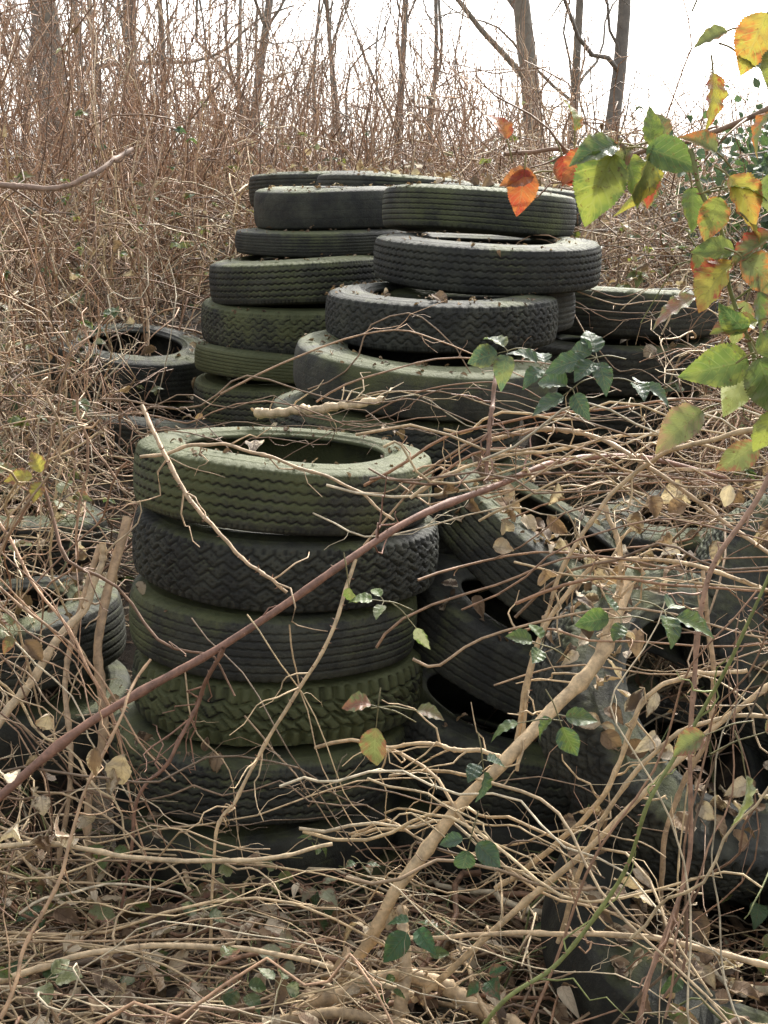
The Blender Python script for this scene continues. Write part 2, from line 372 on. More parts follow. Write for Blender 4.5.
def pick(pal,N,jit=.18):
    pal=np.asarray(pal,float); c=pal[rng.integers(0,len(pal),N)]; return np.clip(c*rng.uniform(1-jit,1+jit,(N,1)),0,1)
DEADP=[(.20,.14,.10),(.30,.22,.16),(.44,.38,.30),(.58,.53,.46),(.12,.085,.06),(.34,.26,.19),(.50,.45,.38),(.09,.065,.05)]
DARKD=[(.10,.07,.045),(.07,.05,.035),(.16,.11,.075),(.22,.16,.11)]
STRAW=[(.52,.43,.30),(.42,.33,.23),(.60,.53,.42),(.32,.24,.17),(.22,.16,.12),(.46,.37,.26),(.54,.50,.42),(.16,.12,.09)]
BROWN=[(.20,.125,.09),(.28,.18,.13),(.15,.10,.075),(.32,.20,.14)]
PINK=[(.42,.28,.20),(.36,.25,.18),(.46,.35,.26),(.29,.20,.15)]
GREENC=[(.15,.19,.08),(.20,.24,.11),(.13,.16,.08)]

def litter(name,N,xr,yr,Lr=(.022,.06),lift=.03,prob=None,wr=(.2,.36),pal=DEADP):
    lv=Leaves(); pos=[];nr=[]
    while len(pos)<N:
        x=random.uniform(*xr); y=random.uniform(*yr)
        if prob and random.random()>prob(x,y): continue
        p,nn=drop(x,y)
        if nn.z<0: nn=-nn
        if nn.z<.35: continue
        pos.append((p.x,p.y,p.z+random.uniform(.003,lift))); nr.append((nn.x+random.gauss(0,.6),nn.y+random.gauss(0,.6),nn.z+.1))
    nr=np.array(nr); d=np.cross(nr,rng.normal(0,1,(N,3)))
    L=rng.uniform(*Lr,N)
    lv.batch(pos,d,nr,L,L*rng.uniform(*wr,N),pick(pal,N),pick(pal,N),nl=7,nw=4,fold=.6,curl=.45,crumple=.16)
    return lv.obj(name,DEAD)
def pn(x,y):
    if (x+.23)**2+(y-3.0)**2<.36**2: return .02
    return 1.0 if y<2.75 else (.5 if x>.3 or x<-.62 else .3)
litter('leaf_litter',2500,(-1.3,1.3),(1.5,3.3),prob=pn,lift=.05,pal=DEADP+DARKD)
litter('leaf_litter',380,(-.9,.6),(1.8,2.5),prob=None,lift=.17,Lr=(.03,.07),wr=(.18,.30))
litter('leaf_litter',1300,(-2.2,2.2),(3.3,6.5),prob=lambda x,y:.03 if (abs(x)<.62 and y<5.2) else 1)
litter('leaf_litter',260,(.2,.7),(2.9,3.5),prob=lambda x,y:1 if (x-.45)**2+(y-3.2)**2<.22**2 else 0)
litter('leaf_crumbs',1500,(-.65,.65),(2.7,5.5),Lr=(.006,.022),lift=.008,pal=DARKD+[(.3,.24,.18)])

# ---------------------------------------------------------------- canes
def blocked(pts):
    x,y,z=pts[...,0],pts[...,1],pts[...,2]
    b1=(x>-.66)&(x<.22)&(y>2.0)&(y<3.4)&(z>.25)&(z<1.25)
    b2=(x>-.70)&(x<.68)&(y>2.4)&(y<5.4)&(z>.88)&(z<1.9)
    b3=(x>-.55)&(x<.65)&(y<2.8)&(z>1.15)
    b4=(y<1.5)
    r_=(b1|b2|b3|b4).any(1)
    b5=((x>.15)&(x<.98)&(y>1.7)&(y<2.8)&(z>.20)&(z<.85)).any(1)&(rng.random(len(pts))<.88)
    return r_|b5
def arcs(N,xr,yr,Lr,rr,pal,elev=(.2,1.3),g=(.4,1.0),n=14,amp=.05,sides=4,filt=True,z0=(0,.1),tubes=None,tw=0):
    x=rng.uniform(*xr,N); y=rng.uniform(*yr,N); z=H(x,y)+rng.uniform(*z0,N)
    a=rng.uniform(0,6.28,N); e=rng.uniform(*elev,N); L=rng.uniform(*Lr,N); G=rng.uniform(*g,N)
    t=np.linspace(0,1,n)
    d=np.stack([np.cos(a)*np.cos(e),np.sin(a)*np.cos(e),np.sin(e)],-1)
    P=np.stack([x,y,z],-1)[:,None,:]+d[:,None,:]*(t[None,:,None]*L[:,None,None])
    P[:,:,2]-=(G*L)[:,None]*t[None]**2
    P+=wobble(N,n,L*amp)
    P[:,:,2]=np.maximum(P[:,:,2],H(P[:,:,0],P[:,:,1])+.008+rng.uniform(0,.05,(N,1)))
    if filt: 
        k=~blocked(P); P=P[k]
    N=len(P)
    R=rng.uniform(*rr,N)[:,None]*np.linspace(1,.45,n)[None]
    C=pick(pal,N)
    tubes.batch(P,R,C,sides)
    if tw and N:
        M=int(N*tw); pi=rng.integers(0,N,M); ti=rng.integers(2,n-2,M)
        b=P[pi,ti]; tg=P[pi,ti+1]-P[pi,ti-1]; tg/=np.linalg.norm(tg,axis=1,keepdims=True)+1e-9
        dd=tg+rng.normal(0,.7,(M,3)); dd/=np.linalg.norm(dd,axis=1,keepdims=True)
        LL=rng.uniform(.05,.28,M); tt=np.linspace(0,1,6)
        Q=b[:,None]+dd[:,None]*tt[None,:,None]*LL[:,None,None]; Q[:,:,2]-=(LL*.3)[:,None]*tt[None]**2; Q+=wobble(M,6,LL*.06)
        if filt:
            k=~blocked(Q); Q=Q[k]; pi=pi[k]; ti=ti[k]
        tubes.batch(Q,(R[pi,ti]*.55)[:,None]*np.linspace(1,.4,6)[None],C[pi],3)
    return P
MIX=STRAW+BROWN+PINK
tb=Tubes()
PL=arcs(950,(-2.6,-.75),(3.2,6.5),(.6,1.8),(.002,.0045),MIX,elev=(.3,1.5),g=(.3,.9),tubes=tb,tw=3)
arcs(900,(-2.0,-.52),(2.3,4.4),(.3,1.1),(.0015,.0035),MIX,elev=(.0,1.3),g=(.3,1.),tubes=tb,tw=2.5,z0=(0,.3))
tb.obj('bramble_thicket',STEM)
tb=Tubes()
PR=arcs(800,(.75,2.6),(3.2,6.5),(.6,1.6),(.002,.0045),MIX,elev=(.3,1.4),g=(.4,1.),tubes=tb,tw=3)
arcs(800,(.45,1.6),(2.6,4.2),(.3,1.0),(.0015,.004),MIX,elev=(.1,1.2),g=(.2,.9),tubes=tb,tw=2.5,z0=(.1,.6))
tb.obj('bramble_thicket',STEM)
tb=Tubes()
PB=arcs(2000,(-3,3),(5.4,9),(.5,1.5),(.002,.005),MIX,elev=(.2,1.2),g=(.5,1.1),tubes=tb,tw=2)
arcs(1100,(-8,8),(8,14),(.8,2.4),(.003,.007),BROWN+PINK,elev=(.2,1.3),g=(.3,.8),tubes=tb,tw=1,n=10,sides=3)
arcs(500,(-5,-.7),(6,11),(1.4,3.2),(.0025,.005),BROWN+PINK,elev=(.8,1.5),g=(.25,.8),tubes=tb,tw=3,n=14,amp=.06)
tb.obj('bramble_thicket',STEM)
tb=Tubes()
arcs(800,(-4.5,-.9),(4.6,9),(1.0,2.9),(.002,.0042),PINK+BROWN,elev=(1.1,1.57),g=(.0,.35),tubes=tb,tw=2.5,amp=.04,n=12)
arcs(550,(-1.4,1.0),(6.5,11),(.7,1.6),(.002,.0045),PINK+BROWN,elev=(1.0,1.57),g=(.0,.4),tubes=tb,tw=2.5,amp=.04,n=10)
arcs(260,(.9,4.5),(5.5,9),(.5,1.2),(.002,.004),PINK,elev=(1.0,1.57),g=(.0,.35),tubes=tb,tw=2,amp=.03,n=10)
tb.obj('dry_stems',STEM)
tb=Tubes()
arcs(1350,(-1.1,1.1),(1.6,2.8),(.15,.8),(.0011,.0036),STRAW+BROWN,elev=(-.05,.5),g=(.1,.4),tubes=tb,tw=1.5,amp=.05,z0=(.01,.16))
arcs(130,(-1.1,1.1),(1.7,2.7),(.4,1.0),(.004,.009),STRAW+BROWN,elev=(-.05,.3),g=(.1,.3),tubes=tb,tw=1.5,amp=.04,z0=(.02,.14),sides=7)
arcs(420,(.25,1.2),(1.8,2.6),(.4,1.0),(.0015,.0035),STRAW+PINK,elev=(.3,1.2),g=(.3,.9),tubes=tb,tw=2,amp=.05)
arcs(280,(-1.2,-.4),(1.8,2.6),(.4,1.0),(.0015,.0035),MIX,elev=(.3,1.2),g=(.3,.9),tubes=tb,tw=2,amp=.05)
tb.obj('fallen_twigs',STEM)
tb=Tubes()
arcs(80,(.2,1.2),(1.8,3.0),(.5,1.2),(.002,.0035),GREENC,elev=(.3,1.2),g=(.3,.8),tubes=tb,tw=1,amp=.04)
arcs(90,(-1.5,-.3),(1.9,4.0),(.5,1.2),(.0015,.003),GREENC,elev=(.3,1.2),g=(.3,.8),tubes=tb,tw=1,amp=.04)
arcs(60,(-.7,.6),(1.8,2.4),(.3,.8),(.0015,.0028),GREENC,elev=(.0,.5),g=(.1,.4),tubes=tb,tw=1,amp=.05)
tb.obj('bramble_canes',STEM)
tb=Tubes()
def span(A,B,N,sp,sag,rr,pal,n=18):
    A=np.array(A)+rng.normal(0,1,(N,3))*sp; B=np.array(B)+rng.normal(0,1,(N,3))*sp; t=np.linspace(0,1,n)[None,:,None]
    P=A[:,None]*(1-t)+B[:,None]*t; L=np.linalg.norm(B-A,axis=1); P[:,:,2]+=(rng.uniform(*sag,N)*L)[:,None]*(4*t*(1-t))[:,:,0]; P+=wobble(N,n,L*.045)
    R=rng.uniform(*rr,N)[:,None]*np.linspace(1,.5,n)[None]; C=pick(pal,N); tb.batch(P,R,C,5)
    M=N*3; pi=rng.integers(0,N,M); ti=rng.integers(2,n-2,M); dd=rng.normal(0,1,(M,3))+(P[pi,ti+1]-P[pi,ti])*20; dd/=np.linalg.norm(dd,axis=1,keepdims=True); LL=rng.uniform(.03,.15,M); tt=np.linspace(0,1,6)
    Q=P[pi,ti][:,None]+dd[:,None]*tt[None,:,None]*LL[:,None,None]+wobble(M,6,LL*.07); tb.batch(Q,(R[pi,ti]*.6)[:,None]*np.linspace(1,.4,6)[None],C[pi],3)
span((-.6,3.05,1.08),(.15,2.95,1.07),6,(.06,.10,.02),(.0,.06),(.0012,.0028),MIX)
span((-.1,3.3,1.06),(.55,3.2,1.05),8,(.14,.12,.06),(.0,.15),(.0012,.003),MIX)
span((.05,2.65,1.0),(.8,2.5,1.02),18,(.08,.10,.07),(-.02,.12),(.0013,.0035),MIX)
span((.20,2.45,.80),(.9,2.2,.85),10,(.08,.10,.12),(-.05,.15),(.0013,.0035),MIX)
span((-.75,2.35,.45),(-.05,2.3,.40),10,(.08,.08,.06),(-.05,.10),(.0013,.003),STRAW)
span((-.80,2.5,.9),(-.45,2.4,.45),16,(.07,.08,.12),(-.1,.15),(.0013,.004),MIX)
span((-.05,2.3,.45),(.5,2.0,.40),16,(.10,.10,.08),(-.05,.15),(.0013,.0040),STRAW)
span((.35,1.95,.3),(.6,1.95,.95),10,(.09,.10,.08),(-.1,.1),(.0013,.003),MIX)
span((.45,4.2,1.25),(.95,4.0,1.40),12,(.12,.12,.10),(-.1,.15),(.0013,.003),MIX)
span((-.3,2.4,.75),(.0,2.35,.35),5,(.08,.06,.08),(-.1,.1),(.0012,.002),STRAW)
span((-.55,2.6,1.15),(-.85,2.7,.55),14,(.09,.12,.10),(-.1,.15),(.0013,.003),MIX)
span((-.70,2.1,.26),(.10,2.1,.26),26,(.12,.14,.05),(-.02,.12),(.0014,.0036),STRAW)
tb.obj('dead_stems',STEM)

TAN=(.54,.43,.30)
HERO=[
 ([(-.80,2.25,.42),(-.57,2.30,.62),(-.43,2.32,.71),(-.30,2.34,.78),(-.16,2.36,.87),(-.06,2.37,.94),(.06,2.44,1.0),(.20,2.55,1.03),(.34,2.66,1.06),(.51,2.76,1.05),(.72,2.9,.98)],.0075,(.24,.14,.115),1),
 ([(-.45,2.58,1.18),(-.36,2.45,1.05),(-.26,2.38,.95),(-.17,2.36,.88)],.0040,(.47,.36,.26),1),
 ([(-.48,2.71,1.06),(-.36,2.71,1.08),(-.22,2.66,1.07),(-.08,2.65,1.01),(.02,2.63,.95)],.0035,(.47,.37,.27),0),
 ([(-.30,3.27,1.065),(-.15,3.18,1.09),(.0,3.18,1.11)],.011,(.54,.45,.33),0),
 ([(-.05,2.37,.94),(-.09,2.30,.82),(-.18,2.27,.68),(-.25,2.24,.55),(-.29,2.22,.48),(-.30,2.2,.2)],.0034,TAN,1),
 ([(.45,2.5,.86),(.39,2.39,.77),(.31,2.32,.70),(.21,2.25,.617),(.11,2.23,.516),(.03,2.2,.42),(-.016,2.2,.32),(-.077,2.21,.205),(-.10,2.2,.1)],.0125,TAN,0),
 ([(.39,2.39,.77),(.43,2.45,.90),(.41,2.52,1.0)],.006,TAN,0),
 ([(.21,2.25,.617),(.10,2.3,.62),(-.02,2.35,.60)],.004,TAN,0),
 ([(-.18,2.15,.16),(-.095,2.15,.22),(-.007,2.16,.255),(.08,2.16,.25),(.17,2.15,.20),(.3,2.1,.16)],.016,(.48,.38,.27),0),
 ([(-.36,2.05,.15),(-.15,2.08,.23),(.0,2.08,.23),(.14,2.05,.19)],.011,(.42,.33,.23),0),
 ([(.02,2.1,.20),(.035,2.12,.29),(.03,2.18,.38)],.012,(.46,.37,.27),0),
 ([(.05,2.15,.22),(.22,2.12,.40),(.42,2.1,.62),(.60,2.1,.80),(.75,2.1,.90)],.0055,TAN,0),
 ([(.75,1.9,.36),(.5,1.95,.43),(.25,2.05,.40),(.0,2.15,.33)],.0050,(.48,.38,.27),0),
 ([(-.75,2.0,.30),(-.45,2.05,.37),(-.2,2.1,.34),(.05,2.12,.25)],.0055,(.50,.41,.30),0),
 ([(.52,2.35,.20),(.50,2.3,.45),(.56,2.25,.70),(.53,2.25,.95)],.0050,(.44,.34,.25),0),
 ([(-.80,2.40,.50),(-.71,2.45,.61),(-.63,2.53,.72),(-.56,2.60,.82),(-.54,2.62,.91)],.009,(.48,.40,.30),0),
 ([(-.50,2.66,.95),(-.545,2.58,.726),(-.54,2.54,.54),(-.57,2.5,.37),(-.55,2.45,.1)],.009,(.38,.29,.21),0),
 ([(-.56,2.68,.89),(-.62,2.6,.66),(-.60,2.52,.5),(-.63,2.5,.3)],.006,(.42,.33,.25),0),
 ([(-.80,2.2,.47),(-.66,2.22,.475),(-.555,2.22,.475),(-.435,2.215,.458),(-.23,2.21,.45),(-.09,2.26,.46)],.0048,(.54,.45,.33),0),
 ([(.10,1.95,.2),(.17,1.89,.367),(.26,1.90,.44),(.345,1.885,.58),(.38,1.86,.717),(.45,1.89,.83),(.495,1.865,.955),(.55,1.85,1.11)],.0034,(.20,.24,.09),1),
 ([(.317,1.496,1.603),(.343,1.48,1.542),(.364,1.465,1.46),(.379,1.45,1.41),(.40,1.44,1.35),(.46,1.46,1.2)],.0026,(.18,.21,.08),1),
 ([(.60,1.7,1.70),(.475,1.665,1.67),(.384,1.65,1.63),(.327,1.65,1.613),(.247,1.65,1.59),(.20,1.66,1.61),(.14,1.66,1.60)],.0034,(.24,.16,.12),1),
 ([(-.95,2.8,1.55),(-.79,2.87,1.583),(-.67,2.87,1.574),(-.59,2.88,1.60),(-.526,2.99,1.656)],.0065,(.30,.22,.19),1),
 ([(.22,2.8,1.08),(.30,2.67,1.12),(.40,2.57,1.12),(.475,2.456,1.083),(.60,2.437,.996),(.70,2.32,.934)],.0045,(.42,.33,.24),1),
 ([(.667,2.276,1.193),(.54,2.367,1.144),(.457,2.456,1.083),(.35,2.43,.961),(.28,2.39,.787),(.24,2.36,.55)],.0045,(.48,.38,.26),1),
 ([(.60,2.1,1.25),(.576,2.06,1.143),(.504,2.03,1.026),(.474,2.005,.894),(.459,1.976,.763),(.459,1.937,.587),(.414,1.90,.44),(.384,1.88,.323)],.0042,(.34,.22,.17),1),
 ([(.24,2.38,.6),(.28,2.39,.787),(.37,2.42,.91),(.457,2.42,.926),(.576,2.32,.926),(.70,2.31,.884)],.0045,TAN,0),
 ([(-.576,1.885,.353),(-.525,2.015,.48),(-.45,2.164,.687),(-.40,2.288,.784)],.0032,(.40,.28,.19),1),
 ([(-.28,2.33,.79),(-.33,2.37,.68),(-.38,2.34,.578),(-.436,2.33,.508),(-.47,2.3,.3)],.0038,(.22,.13,.10),1),
 ([(.22,2.7,1.25),(.20,2.6,1.15),(.19,2.56,1.05)],.0045,(.24,.15,.12),0),
 ([(.30,2.2,.3),(.40,2.15,.62),(.55,2.1,.75),(.75,2.1,.72)],.0042,(.48,.39,.28),0),
 ([(.20,2.3,.35),(.36,2.2,.55),(.44,2.2,.75),(.60,2.2,.80)],.0048,TAN,0),
 ([(.05,2.6,1.0),(.16,2.62,1.06),(.3,2.6,1.09),(.5,2.6,1.12),(.7,2.6,1.08)],.0035,(.52,.43,.31),0),
]
tb=Tubes()
for k,(pts,r,c,thorn) in enumerate(HERO):
    n=60; P=catmull(pts,n)[None]; P=P+wobble(1,n,.006,(3,5,9))
    kn=np.ones(n); kn[rng.integers(2,n-2,6)]=1.3
    tb.batch(P,(r*np.linspace(1.05,.72,n)*kn*(1+.05*rng.normal(0,1,n)))[None],np.array([c]),10)
    M=rng.integers(5,10) 
    idx=rng.integers(4,n-4,M); tg=P[0,idx+1]-P[0,idx-1]; tg/=np.linalg.norm(tg,axis=1,keepdims=True)
    dd=tg*.8+rng.normal(0,.6,(M,3)); dd/=np.linalg.norm(dd,axis=1,keepdims=True); LL=rng.uniform(.04,.16,M); tt=np.linspace(0,1,7)
    Q=P[0,idx][:,None]+dd[:,None]*tt[None,:,None]*LL[:,None,None]+wobble(M,7,LL*.08)
    tb.batch(Q,(min(r,.005)*.5)*np.linspace(1,.4,7)[None].repeat(M,0),np.array([c]*M)*rng.uniform(.8,1.2,(M,1)),5)
    if thorn:
        M=40; idx=rng.integers(1,n-2,M); tg=P[0,idx+1]-P[0,idx-1]; tg/=np.linalg.norm(tg,axis=1,keepdims=True)
        o_=np.cross(tg,rng.normal(0,1,(M,3))); o_/=np.linalg.norm(o_,axis=1,keepdims=True)
        b0=P[0,idx]+o_*r*.7; Q=np.stack([b0,b0+o_*.003-tg*.0005,b0+o_*.0065-tg*.002],1)
        tb.batch(Q,np.array([[.0016,.0009,.0001]]).repeat(M,0),np.array([(.22,.12,.08)]*M),4)
tb.obj('bramble_canes',STEM)

# ---------------------------------------------------------------- bramble leaves
G1=(.11,.16,.045);G2=(.06,.105,.04);YG=(.23,.26,.06);YE=(.38,.34,.07);OR=(.40,.15,.05);RD=(.32,.055,.035);BR=(.22,.10,.06);OL=(.16,.18,.07);BG=(.055,.095,.06);PALE=(.32,.34,.22)
near=[
 ((.33,1.53,1.765),(.3,.1,.5),.056,YG,G1),((.34,1.51,1.68),(.1,-.1,-1),.056,YE,RD),((.40,1.50,1.72),(1,-.1,.3),.055,OL,G1),
 ((.225,1.60,1.605),(-.4,-.2,-.5),.045,OR,RD),((.155,1.59,1.585),(-.1,-.2,-1),.050,RD,OR),((.14,1.65,1.62),(-.2,0,.6),.038,OR,RD),((.165,1.59,1.58),(-.9,-.1,-.3),.038,OR,BR),
 ((.22,1.67,1.63),(0,.1,1),.040,YG,OR),((.215,1.64,1.60),(.3,.1,.2),.032,OL,OR),
 ((.245,1.54,1.60),(-.45,-.2,-.9),.078,YG,G1),((.285,1.54,1.60),(-.2,-.2,-.8),.070,OL,YE),((.25,1.55,1.61),(-.6,-.3,-.1),.055,G2,OL),((.28,1.54,1.605),(.7,-.3,-.2),.06,G2,G1),((.26,1.55,1.60),(.3,-.2,-.8),.055,G1,YG),((.265,1.55,1.605),(-.8,-.2,-.5),.05,OL,BR),
 ((.33,1.54,1.565),(.1,-.2,-.9),.045,G1,YG),((.355,1.48,1.575),(.5,-.2,-.5),.058,YE,OR),((.345,1.48,1.555),(-.2,-.2,-.7),.046,YG,OR),((.35,1.48,1.565),(.9,-.1,.1),.046,YG,G1),((.345,1.50,1.60),(-.6,-.1,.4),.04,OL,OR),
 ((.36,1.46,1.49),(-.7,-.2,-.6),.060,YE,RD),((.365,1.45,1.495),(.8,-.2,-.6),.055,OL,OR),((.36,1.46,1.50),(-.9,0,.1),.042,G1,YG),
 ((.375,1.44,1.39),(-.9,-.2,-.15),.068,G1,YG),((.38,1.42,1.395),(.3,-.2,-.8),.062,G1,OL),((.38,1.43,1.40),(.9,.1,.3),.056,YG,G1),((.375,1.44,1.38),(-.5,-.3,-.8),.050,OL,PALE),((.37,1.44,1.42),(-.6,-.1,.6),.04,G2,YG),
 ((.335,1.46,1.335),(-.85,-.2,-.5),.062,OL,(.24,.16,.10)),((.37,1.68,1.44),(-.8,0,-.4),.060,BR,OL),((.41,1.60,1.44),(-.3,0,-1),.05,OL,BR),((.40,1.46,1.70),(-.3,0,-.7),.045,YG,OL),
 ((.40,1.5,1.64),(-.5,0,-.6),.045,OL,OR),((.40,1.48,1.58),(.2,0,-.9),.05,G1,OL),((.31,1.60,1.62),(-.2,0,.9),.035,OL,BR),((.385,1.45,1.46),(.1,-.1,-.9),.045,G1,BR),
 ((.30,1.56,1.585),(-.5,-.1,-.9),.042,RD,OL),((.375,1.47,1.53),(.6,-.1,-.7),.042,OR,YG),((.33,1.5,1.50),(.4,-.1,-.8),.04,OL,RD),((.40,1.43,1.34),(-.2,-.1,-.9),.045,YG,OL),((.35,1.5,1.72),(-.8,0,-.3),.035,OL,OR),
 ((.385,1.48,1.735),(-.4,0,-.9),.06,YE,OR),((.36,1.5,1.70),(.7,-.1,-.5),.055,G2,OL),((.40,1.46,1.52),(-.7,-.1,-.5),.055,OL,RD),((.385,1.45,1.43),(-.9,-.1,-.3),.05,YG,BR),((.405,1.44,1.40),(-.2,-.1,-.9),.055,G1,OL),((.29,1.58,1.61),(.1,0,.9),.04,G1,YG),((.395,1.46,1.30),(-.7,0,-.5),.05,OL,BR),((.20,1.62,1.60),(.3,-.1,-.9),.038,RD,BR),
]
lv=Leaves(); tb=Tubes()
def hero_leaf(lv,p,d,L,c,c2,nz=None):
    d=np.array(d,float); d/=np.linalg.norm(d)
    nrm=np.array([random.gauss(0,.4),-.70+random.gauss(0,.3),.65+random.gauss(0,.3)]) if nz is None else np.array(nz,float)
    lv.batch([p],[d],[nrm],L,L*random.uniform(.29,.36),[c],[c2],nl=44,nw=6,serr=.045,fold=.38,curl=.28,crumple=.010)
for p,d,L,c,c2 in near:
    hero_leaf(lv,p,d,L*1.06,c,c2)
    d=np.array(d,float); d/=np.linalg.norm(d); a=np.array(p); Q=catmull([a-d*.022-np.array([0,0,.004]),a-d*.008,a],6)[None]
    tb.batch(Q,np.full((1,6),.0011),np.array([(.22,.2,.08)]),5)
pl=lv.obj('bramble_leaves',LEAF); o2=tb.obj('petioles',STEM,pl)
lv=Leaves(); tb=Tubes()
def compound(p,d,L,c,c2,k=3):
    p=np.array(p,float); d=np.array(d,float); d/=np.linalg.norm(d)
    nrm=np.array([random.gauss(0,.3),-.55+random.gauss(0,.25),.8])
    nrm/=np.linalg.norm(nrm); side=np.cross(nrm,d); side/=np.linalg.norm(side)
    angs={3:[0,1.15,-1.15],5:[0,.75,-.75,1.6,-1.6],1:[0]}[k]
    for i_,a in enumerate(angs):
        dd=d*math.cos(a)+side*math.sin(a)
        s=L*(1 if i_==0 else .82)*random.uniform(.85,1.1)
        b=p+dd*(.012 if i_ else .02)
        hero_leaf(lv,b,dd+np.random.normal(0,.08,3),s,tuple(np.array(c)*random.uniform(.8,1.2)),c2,nrm+np.random.normal(0,.2,3))
        tb.batch(catmull([p,b],3)[None],np.full((1,3),.0009),np.array([(.15,.14,.07)]),4)
    tb.batch(catmull([p-d*.05+np.array([0,.01,-.012]),p-d*.02,p],6)[None],np.full((1,6),.0012),np.array([(.15,.14,.07)]),4)
np.random.seed(3)
for a in [((.35,2.30,1.30),(-.6,0,-.1),.070,BG,G2,5),((.41,2.29,1.26),(.6,-.1,-.2),.066,BG,G2,3),((.31,2.29,1.25),(-.7,-.2,-.5),.066,BG,G2,3),((.29,2.50,1.26),(-.5,0,.3),.06,BG,G2,3),((.23,2.6,1.28),(-.8,0,-.2),.07,BG,OL,3),
    ((.0,2.21,.91),(-.5,-.1,.1),.04,G1,PALE,3),((.04,2.21,.88),(.5,-.1,-.6),.045,PALE,G1,1),((-.01,1.98,.80),(-.1,-.1,-1),.065,OL,BR,1),((.03,1.98,.81),(.8,-.1,-.1),.05,BR,OL,1),((.0,1.98,.81),(-.7,0,.2),.05,BR,OL,1),
    ((.46,1.68,.85),(.2,-.1,-1),.075,OL,PALE,1),((.43,1.69,.89),(-.8,-.1,-.3),.055,OL,BR,1),((.47,1.69,.88),(.6,0,.2),.05,BR,OL,1),((.40,1.92,.98),(.7,-.1,-.4),.06,G1,BG,3),((.34,1.92,.97),(-.5,-.1,0),.045,G2,G1,3),
    ((.25,2.10,.87),(-.5,-.1,.2),.045,G1,G2,3),((.26,1.98,.80),(.3,-.1,-.8),.055,G1,BG,3),((.22,1.98,.79),(-.8,-.1,-.1),.05,G1,G2,1),((-.06,2.22,.95),(.1,0,-.8),.04,OL,G1,1),((.13,1.94,.62),(-.2,-.1,-.8),.06,BG,G2,3),
    ((.15,2.0,.72),(.1,-.1,-.8),.05,BG,G2,3),((.05,2.05,.42),(-.3,-.2,-.3),.055,(.05,.12,.05),G2,3),
    ((-.52,1.95,.38),(.6,-.2,.2),.05,OL,PALE,3),((-.62,2.6,1.0),(.3,-.2,.3),.04,PALE,OL,3),((-.75,2.6,1.05),(.5,-.2,.1),.045,OL,BR,3),((-.62,2.5,1.06),(-.5,-.2,.1),.05,YE,BR,3),((-.66,2.4,.80),(-.5,-.2,.1),.04,OL,BR,3)]:
    compound(a[0],a[1],a[2],a[3],a[4],a[5])
for k in range(54):
    x=random.uniform(-.75,.75); y=random.uniform(1.95,2.5)
    a_=random.uniform(0,6.28); compound((x,y,float(H(x,y))+random.uniform(.08,.24)),(math.cos(a_),math.sin(a_),random.uniform(-.3,.2)),random.uniform(.03,.055),random.choice([(.05,.13,.05),G2,OL,G1,OL,PALE]),random.choice([G2,OL,BR]),random.choice([3,3,1]))
def scatter(Ps,M,Lr,pal):
    pi=rng.integers(0,len(Ps),M); ti=rng.integers(4,Ps.shape[1]-1,M); b=Ps[pi,ti]+rng.normal(0,.01,(M,3))
    k=~blocked(b[:,None,:]); b=b[k]
    for off in (0,1.1,-1.1):
        M=len(b); 
        if off==0:
            a0=rng.uniform(0,6.28,M); nr=np.stack([rng.normal(0,.35,M),rng.normal(-.4,.35,M),np.ones(M)*.9],-1); L=rng.uniform(*Lr,M); C=pick(pal,M); C2=pick([OL,BR,YG,G2],M)
        a=a0+off; d=np.stack([np.cos(a),np.sin(a),rng.normal(-.2,.2,M)],-1)
        lv.batch(b,d,nr,L*(1 if off==0 else .8),L*.32,C,C2,nl=12,nw=4,serr=.06,fold=.35,curl=.2,crumple=.02)
LG=[G1,G2,BG,YG,OL,G2,PALE,OL]
scatter(PL,520,(.03,.055),LG); scatter(PR,460,(.03,.06),LG); scatter(PB,700,(.03,.055),LG)
pl=lv.obj('bramble_leaves',LEAF); tb.obj('petioles',STEM,pl)
lv=Leaves()
for Ps,M in ((PL,450),(PR,450),(PB,500)):
    pi=rng.integers(0,len(Ps),M); ti=rng.integers(3,Ps.shape[1]-1,M); b=Ps[pi,ti]; b=b[~blocked(b[:,None,:])]; M=len(b); L=rng.uniform(.025,.06,M)
    lv.batch(b,rng.normal(0,1,(M,3))-np.array([0,0,.8]),rng.normal(0,1,(M,3)),L,L*.33,pick(DEADP,M),pick(DEADP,M),nl=6,nw=4,fold=.6,curl=.4,crumple=.13)
hp=np.array([(.235,2.50,1.0),(.30,2.5,.99),(-.46,2.1,.70),(-.44,2.12,.66),(-.5,2.1,.55),(.27,2.6,1.06),(.33,2.6,1.03),(.12,2.6,1.03),(.2,2.5,.93),(-.57,2.2,.50),(-.42,2.12,.68),(-.60,2.1,.56),(-.65,2.2,.62),(.22,2.52,.98)])
hp=np.concatenate([hp,np.array([-.62,2.3,.55])+rng.normal(0,1,(16,3))*np.array([.07,.08,.15]),np.array([.45,2.5,1.02])+rng.normal(0,1,(16,3))*np.array([.16,.08,.06])])
M=len(hp); lv.batch(hp,rng.normal(0,.5,(M,3))-np.array([0,0,.8]),rng.normal(0,.4,(M,3))+np.array([0,-1,0]),rng.uniform(.035,.062,M),rng.uniform(.012,.019,M),pick(DEADP[0:4],M),pick(DEADP[2:6],M),nl=14,nw=6,fold=.9,curl=.5,crumple=.14)
lv.obj('dead_leaves',DEAD)

